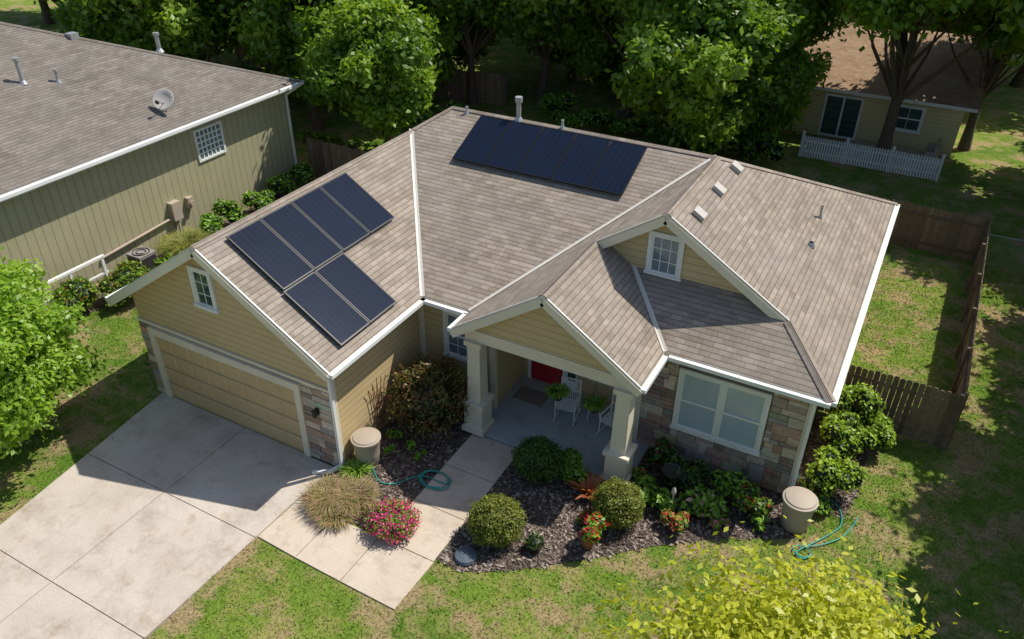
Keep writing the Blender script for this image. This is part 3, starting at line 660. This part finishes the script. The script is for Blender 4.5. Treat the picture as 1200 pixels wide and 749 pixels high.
# ------------------------------------------------------------------ back house
def simple_house(name,x0,x1,y0,y1,ze,pitch,wm,rm):
    e=empty(name);b=MB()
    for p,q in (((x0,y0),(x1,y0)),((x1,y0),(x1,y1)),((x1,y1),(x0,y1)),((x0,y1),(x0,y0))): b.add([(*p,0),(*q,0),(*q,ze+.05),(*p,ze+.05)])
    ym=(y0+y1)/2;zt=ze+pitch*(ym-y0)
    for x in (x0,x1): b.add([(x,y0,ze),(x,y1,ze),(x,ym,zt)])
    b.obj('siding_walls',wm,e);o=.5
    for n,yy in (('front',y0-o),('back',y1+o)): roof_plane('roof_'+n,[(x0-o,yy,ze-pitch*o+.1),(x1+o,yy,ze-pitch*o+.1),(x1+o,ym,zt+.1),(x0-o,ym,zt+.1)],[rm,M_white],e)
    return e
bh=simple_house('beige_house',-6.2,1.3,42,51,2.7,.42,M_bsid,M_roofb)
b=MB();b.box(-4.9,-3.1,41.93,42,.1,2.2,0);b.box(-4.8,-4.05,41.92,41.93,.2,2.1,1);b.box(-3.95,-3.2,41.92,41.93,.2,2.1,1);b.obj('patio_door',[M_white,M_glass],bh)
window('back_window',-1.6,-.4,1.0,2.1,42,bh,glass=M_glass)
simple_house('distant_house',-33,-22,62,71,2.8,.4,M_bsid,M_roofn);simple_house('distant_house',-12,2,72,82,2.8,.4,M_bsid,M_roofb)
b=MB();b.box(-3.5,.8,39.6,41.9,.0,.12);b.obj('patio',M_path)
b=MB();b.box(.2,.7,40.2,41.6,.12,.5);b.box(.55,.7,40.2,41.6,.5,1.0);b.box(.2,.55,40.2,40.3,.5,.72);b.box(.2,.55,41.5,41.6,.5,.72);b.obj('patio_bench',M_barrel,bevel=.03)
# ------------------------------------------------------------------ trees
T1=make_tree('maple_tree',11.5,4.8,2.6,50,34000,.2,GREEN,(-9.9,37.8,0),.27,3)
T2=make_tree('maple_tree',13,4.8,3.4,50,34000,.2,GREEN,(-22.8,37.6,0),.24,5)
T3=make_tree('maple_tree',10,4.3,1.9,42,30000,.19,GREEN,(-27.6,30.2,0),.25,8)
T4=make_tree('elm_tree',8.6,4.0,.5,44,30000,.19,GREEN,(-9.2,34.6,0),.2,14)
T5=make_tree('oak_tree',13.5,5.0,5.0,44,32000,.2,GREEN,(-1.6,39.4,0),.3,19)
spots=[(T1,-19.6,39.6,2,1.0),(T1,-31,34,4,1),(T3,-34.5,28.5,1.5,1.05),(T5,4.9,38.6,.6,.95),(T2,9.5,42,3.3,1),(T5,-14.6,39.8,2,.95),
 (T4,-7.6,37.6,1.3,.75),(T4,-25.5,36,.9,.8),(T3,-21.4,27.6,2.2,.8),(T2,-8.5,42.0,5.2,.95),(T4,7.2,34.0,4,.8),(T4,-32,41,2,1.2),(T4,-13,46,3,1.25),(T4,-20,44.5,1,1.25),(T4,-1,55,5,1.2),(T4,-16.3,42.2,2.5,.95),(T4,-26.5,41,4.5,1.1),(T5,1.8,43.6,3.3,.8),
 (T1,-28,43,5,1.1),(T3,-38,38,2.2,1.3),(T2,-43,33,.5,1),(T1,-48,42,3,1.2),(T4,-40,31,3,1.1),(T1,-52,34,1,1.2),(T3,-60,38,2,1.3),(T3,-8,55,1,1.2),(T1,4,57,.3,1.2),(T3,12,50,4.2,1.2),(T2,-20,53,4.4,1.2),(T1,-14,56,2.6,1.25),(T3,-27,55,1.1,1.3),(T2,-36,52,2.9,1.3),(T1,-46,56,5.5,1.3),(T3,-56,46,2,1.3),(T2,-16,67,1.3,1.3),(T1,-40,68,1.3,1.4),(T2,10,68,2.3,1.3),(T1,-5,66,4.3,1.3),(T3,22,60,1,1.3),(T1,-30,80,3,1.5),(T1,8,90,2,1.5),
 (T1,8.3,22.0,1.2,.88),(T2,9.4,29.0,2.7,.9),(T3,7.2,15.4,1.9,.82)]
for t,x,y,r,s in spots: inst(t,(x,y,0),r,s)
FT=make_tree('birch_tree',5.3,2.85,.2,50,62000,.085,[(.06,.12,.012),(.15,.27,.022),(.25,.40,.035),(.38,.52,.06)],(-18.75,7.6,0),.11,21)
YT=make_tree('locust_tree',4.75,4.1,.9,64,72000,.075,YGREEN,(.95,6.7,0),.1,31)
q=QA();rng=np.random.default_rng(77);n=60000;ang=rng.uniform(0,2*np.pi,n);rad=rng.uniform(110,170,n);zz=rng.uniform(0,1,n)**.8*(9+4*np.sin(ang*40)*np.sin(ang*17+1));P=np.stack([-15+np.cos(ang)*rad,30+np.sin(ang)*rad,zz],1)
V,Q=leaves(P,rng.uniform(.6,1.6,n),unit(rng.normal(size=(n,3))));q.add(V,Q,0,np.repeat(palette(rng.uniform(0,1,n),GREEN),4,0));q.obj('distant_tree_line',[M_leaf])
# ------------------------------------------------------------------ shrubs & plants
rng=np.random.default_rng(5)
BOX=[(.05,.07,.014),(.12,.15,.024),(.21,.24,.035),(.32,.33,.06)]
DG=[(.02,.045,.01),(.05,.10,.018),(.085,.165,.025),(.15,.25,.04)]
BG=[(.05,.12,.014),(.12,.25,.024),(.22,.40,.04),(.34,.50,.06)]
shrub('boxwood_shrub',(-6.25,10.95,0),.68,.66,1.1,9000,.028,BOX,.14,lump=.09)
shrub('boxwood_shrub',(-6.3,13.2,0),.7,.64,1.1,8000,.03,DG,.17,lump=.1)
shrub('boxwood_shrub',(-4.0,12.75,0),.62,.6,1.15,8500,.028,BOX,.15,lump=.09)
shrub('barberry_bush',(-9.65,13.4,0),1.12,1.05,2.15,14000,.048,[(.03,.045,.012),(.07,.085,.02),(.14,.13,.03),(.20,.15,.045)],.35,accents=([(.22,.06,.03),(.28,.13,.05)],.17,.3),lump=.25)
shrub('flowering_petunia_bush',(-8.45,10.0,0),.68,.62,.65,6000,.03,BG,.25,accents=([(.8,.03,.3),(.9,.07,.4),(.65,.02,.15)],.45,.15),lump=.2)
shrub('hydrangea_bush',(-5.5,13.5,0),.55,.48,.85,3200,.06,BG,.4,clumps=7)
shrub('viburnum_bush',(-3.6,14.85,0),.5,.48,1.1,2600,.06,DG,.5,clumps=7,accents=([(.45,.03,.1)],.04,.4))
shrub('hosta_plant',(-3.45,13.65,0),.55,.5,.7,1700,.09,BG,.5,clumps=6)
shrub('viburnum_bush',(-2.9,14.6,0),.6,.55,1.1,3000,.06,DG,.5,clumps=8)
shrub('hosta_plant',(-2.35,13.95,0),.6,.5,.85,1900,.09,BG,.5,clumps=7,accents=([(.6,.35,.3)],.06,.3))
shrub('viburnum_bush',(-1.9,14.75,0),.6,.5,1.0,2600,.065,BG,.5,clumps=7)
shrub('hydrangea_bush',(-1.25,14.45,0),.52,.5,.9,2600,.06,GREEN,.5,clumps=7,accents=([(.5,.07,.04)],.06,.3))
shrub('coleus_plant',(-2.75,13.2,0),.38,.36,.6,1200,.07,BG,.5,clumps=4,accents=([(.5,.14,.04),(.55,.04,.05),(.6,.3,.1)],.5,.1))
shrub('coleus_plant',(-3.9,14.15,0),.36,.32,.55,900,.06,BG,.5,clumps=3,accents=([(.6,.05,.15)],.2,.3))
shrub('begonia_plant',(-4.75,12.35,0),.28,.28,.35,700,.05,BG,.5,clumps=3,accents=([(.65,.05,.06)],.35,.3))
shrub('begonia_plant',(-1.75,13.75,0),.3,.25,.35,700,.05,BG,.5,clumps=3,accents=([(.75,.25,.3)],.3,.3))
shrub('hosta_plant',(-.95,14.15,0),.3,.25,.4,600,.06,BG,.5,clumps=3)
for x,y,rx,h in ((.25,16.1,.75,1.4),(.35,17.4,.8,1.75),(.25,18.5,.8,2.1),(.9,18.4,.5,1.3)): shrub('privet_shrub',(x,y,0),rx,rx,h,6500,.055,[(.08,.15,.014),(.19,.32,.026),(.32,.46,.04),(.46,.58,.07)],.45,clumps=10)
shrub('groundcover_plant',(.1,15.4,0),.55,.4,.55,1800,.05,BG,.4,clumps=5)
for x,y,r in ((-9.9,11.9,.22),(-9.6,12.3,.25),(-10.2,12.6,.25),(-9.2,12.2,.15)): shrub('salvia_plant',(x,y,0),r,r,.45,700,.045,BG,.5,clumps=2)
GRP=[(.34,.20,.12),(.52,.33,.24),(.22,.24,.07),(.34,.33,.10),(.55,.38,.30)]
blades('ornamental_grass',(-10.25,9.95,0),1500,.6,.45,GRP,.009,.34)
blades('ornamental_grass',(-9.75,10.2,0),1300,.6,.42,GRP,.009,.3)
blades('ornamental_grass',(-9.9,9.7,0),1100,.45,.4,GRP,.009,.3)
blades('daylily_plant',(-10.3,11.0,0),300,.5,.4,BG,.014,.12)
for x,y,rx,h in ((-22.9,12.6,1.0,1.5),(-22.2,13.7,.9,1.2),(-22.7,14.7,.7,1.1)): shrub('ivy_bush',(x,y,0),rx,rx*1.1,h,4500,.06,GREEN,.4,clumps=8,accents=([(.3,.06,.02),(.34,.13,.03)],.10,.3))
shrub('viburnum_bush',(-22.5,15.9,0),.5,.5,.8,1800,.06,GREEN,.4,clumps=5)
blades('ornamental_grass',(-22.9,17.2,0),1400,1.1,.9,[(.13,.17,.03),(.26,.29,.07),(.4,.36,.12)],.018,.3)
for x,y,rx,h in ((-23.1,18.6,.6,1.2),(-23.2,19.8,.6,1.3),(-23.2,21.2,.7,1.2),(-23.1,22.6,.7,1.3),(-23,23.9,.7,1.3),(-22.2,19.5,.6,.8),(-22.3,21,.6,.8)): shrub('viburnum_bush',(x,y,0),rx,rx,h,2200,.07,BG,.5,clumps=6)
blades('ornamental_grass',(-22.5,18.1,0),500,.7,.6,[(.25,.26,.06),(.5,.46,.16)],.015,.2)
for i in range(9): shrub('garden_row_plant',(-27+i*.9,28.4+i*.15,0),.6,.5,.6,1000,.08,BG,.5,clumps=3,accents=([(.6,.3,.1)],.06,.3))
for i in range(9): shrub('viburnum_bush',(-27+i*1.4,33+random.uniform(-.8,.8),0),1.1,.9,1.5,2000,.1,BG,.5,clumps=6)
for i in range(10): shrub('hedge_bush',(-17.5+i*1.25,36.5+random.uniform(-.8,.8),0),1.0,.9,random.uniform(1.0,2.0),2000,.11,BG,.5,clumps=6)
def barrel(x,y,s=1):
    b=MB();b.lathe([(0,0),(.27,0),(.30,.04),(.33,.4),(.36,.78),(.37,.8),(.40,.81),(.40,.87),(.36,.88),(.34,.91),(.2,.95),(0,.965)],0,0,0,28)
    o=b.obj('rain_barrel',M_barrel,smooth=True);o.location=(x,y,.01);o.scale=(s,s,s)
    e=o.modifiers.new('e','EDGE_SPLIT');e.split_angle=math.radians(35)
barrel(-10.35,11.55,.95);barrel(-.3,14.65,1.0)
def pot(name,x,y,r,h,m):
    b=MB();b.lathe([(0,0),(r*.65,0),(r*.95,h*.85),(r*1.05,h*.86),(r*1.05,h),(r*.9,h),(r*.85,h*.88),(0,h*.86)],0,0,0,20);o=b.obj(name,m);o.location=(x,y,.015);return o
pot('flower_pot',-4.3,11.75,.2,.32,M_terra)
shrub('canna_plant',(-4.3,11.75,.2),.42,.42,.85,1400,.085,BG,.6,clumps=4,accents=([(.6,.02,.05),(.7,.04,.03)],.3,.45))
pot('flower_pot',-5.3,11.05,.2,.26,M_dark);shrub('sedum_plant',(-5.3,11.05,.15),.25,.25,.28,400,.04,DG,.5)
b=MB();b.lathe([(0,0),(.26,0),(.27,.04),(.24,.1),(.1,.14),(0,.15)],0,0,0,22);o=b.obj('garden_stepping_stone',simple('slate_blue',(.09,.12,.15),.6));o.location=(-6.55,10.1,.02)
blades('bromeliad_plant',(-4.9,13.15,.05),60,.5,.5,[(.35,.12,.04),(.5,.22,.08),(.3,.08,.04)],.06,.08,.6)
b=MB();b.lathe([(0,0),(.14,0),(.12,.05),(.05,.1),(.045,.6),(.08,.66),(.24,.72),(.26,.78),(.22,.75),(0,.72)],0,0,0,18);o=b.obj('bird_bath',M_dark);o.location=(-3.2,14.2,.02)
b=MB();b.cyl((0,0,0),(0,0,.75),.02,.02,6);b.lathe([(0,.7),(.05,.72),(.06,.8),(.035,.88),(0,.93)],0,0,0,12);o=b.obj('garden_finial',M_vent);o.location=(-2.95,13.55,0)
b=MB();b.box(-1.62,-1.28,15.3,15.44,.35,.75);b.box(-1.5,-1.4,15.4,15.46,.1,.35);b.obj('utility_box',M_grey,bevel=.02)
b=MB();x=-10.72
for i in range(5):
    yy=12.35+i*.14;b.beam((x,12.63+(yy-12.63)*.5,.25),(x,yy,1.5),.015,.015);b.beam((x,yy,1.5),(x,12.63+(yy-12.63)*1.35,1.85-abs(i-2)*.08),.015,.015)
for z in (.6,1.0,1.4): b.beam((x,12.4,z),(x,12.86,z),.015,.015)
b.obj('garden_trellis',simple('rust',(.16,.06,.03),.8))
def hose(pts,r=.014):
    cu=bpy.data.curves.new('garden_hose','CURVE');cu.dimensions='3D';cu.bevel_depth=r;cu.bevel_resolution=2;cu.materials.append(M_hose)
    sp=cu.splines.new('NURBS');sp.points.add(len(pts)-1)
    for p,q in zip(sp.points,pts):p.co=(*q,1)
    sp.use_endpoint_u=True;sp.order_u=3;o=bpy.data.objects.new('garden_hose',cu);link(o)
h=[(-10.7,11.9,.5),(-10.6,11.8,.1),(-10.0,11.3,.05),(-9.6,11.0,.06),(-9.2,11.2,.05),(-8.9,11.8,.06)]
for i in range(34): a=i*.55;h.append((-8.45+.40*math.cos(a)*(1+.14*math.sin(i*1.3)),11.75+.30*math.sin(a+.1*math.sin(i)),.07+.004*i*.4))
hose(h)
h=[(-.6,15.9,.6),(-.4,15.8,.1)]
h+=[(.5,15.9,.05),(.75,15.2,.05),(.5,14.7,.05),(.1,14.1,.05),(-.1,13.8,.05),(.1,13.65,.05)]
for i in range(14): a=i*.6;h.append((.05+.2*math.cos(a),13.9+.17*math.sin(a),.06))
h+=[(.4,14.3,.05),(.9,14.9,.05),(1.0,15.6,.05)];hose(h)
def chair(x,y,rot):
    b=MB();w=.27
    for sx in (-w,w):
        b.beam((sx,-.25,0),(sx,-.22,.6),.025,.025);b.beam((sx,.25,0),(sx,.33,1.05),.025,.025);b.beam((sx,-.25,.6),(sx,.28,.62),.04,.025);b.beam((sx,-.25,.4),(sx,.27,.4),.025,.025);b.beam((sx,-.38,.03),(sx,.4,.03),.025,.03)
    for i in range(9): yy=-.24+i*.06;b.beam((-w,yy,.41),(w,yy,.41),.03,.012)
    for i in range(9): xx=-w+.03+i*.06;b.beam((xx,.27,.42),(xx,.33,1.03),.018,.012)
    b.beam((-w,.33,1.05),(w,.33,1.05),.03,.03);b.beam((-w,.29,.7),(w,.29,.7),.02,.02)
    o=b.obj('metal_porch_chair',M_white);o.location=(x,y,.145);o.rotation_euler[2]=rot
chair(-6.6,15.5,.15);chair(-5.25,15.5,-.2)
b=MB();b.lathe([(0,.43),(.24,.43),(.25,.46),(0,.46)],0,0,0,18)
for a in (0,2.1,4.2): b.beam((.2*math.cos(a),.2*math.sin(a),0),(.12*math.cos(a),.12*math.sin(a),.43),.02,.02)
o=b.obj('side_table',M_white);o.location=(-5.95,15.8,.145)
for x in (-6.35,-5.35):
    e=empty('hanging_fern_basket',(x,14.25,1.75));b=MB();b.lathe([(0,0),(.12,.0),(.19,.14),(.2,.15),(0,.14)],0,0,0,14)
    for a in (0,2.1,4.2): b.beam((.19*math.cos(a),.19*math.sin(a),.15),(0,0,.75),.006,.006)
    b.beam((0,0,.75),(0,0,1.24),.008,.008);b.obj('basket',M_dark,e)
    o=blades('fern',(0,0,.12),240,.36,.28,BG,.022,.1,1.5);o.parent=e
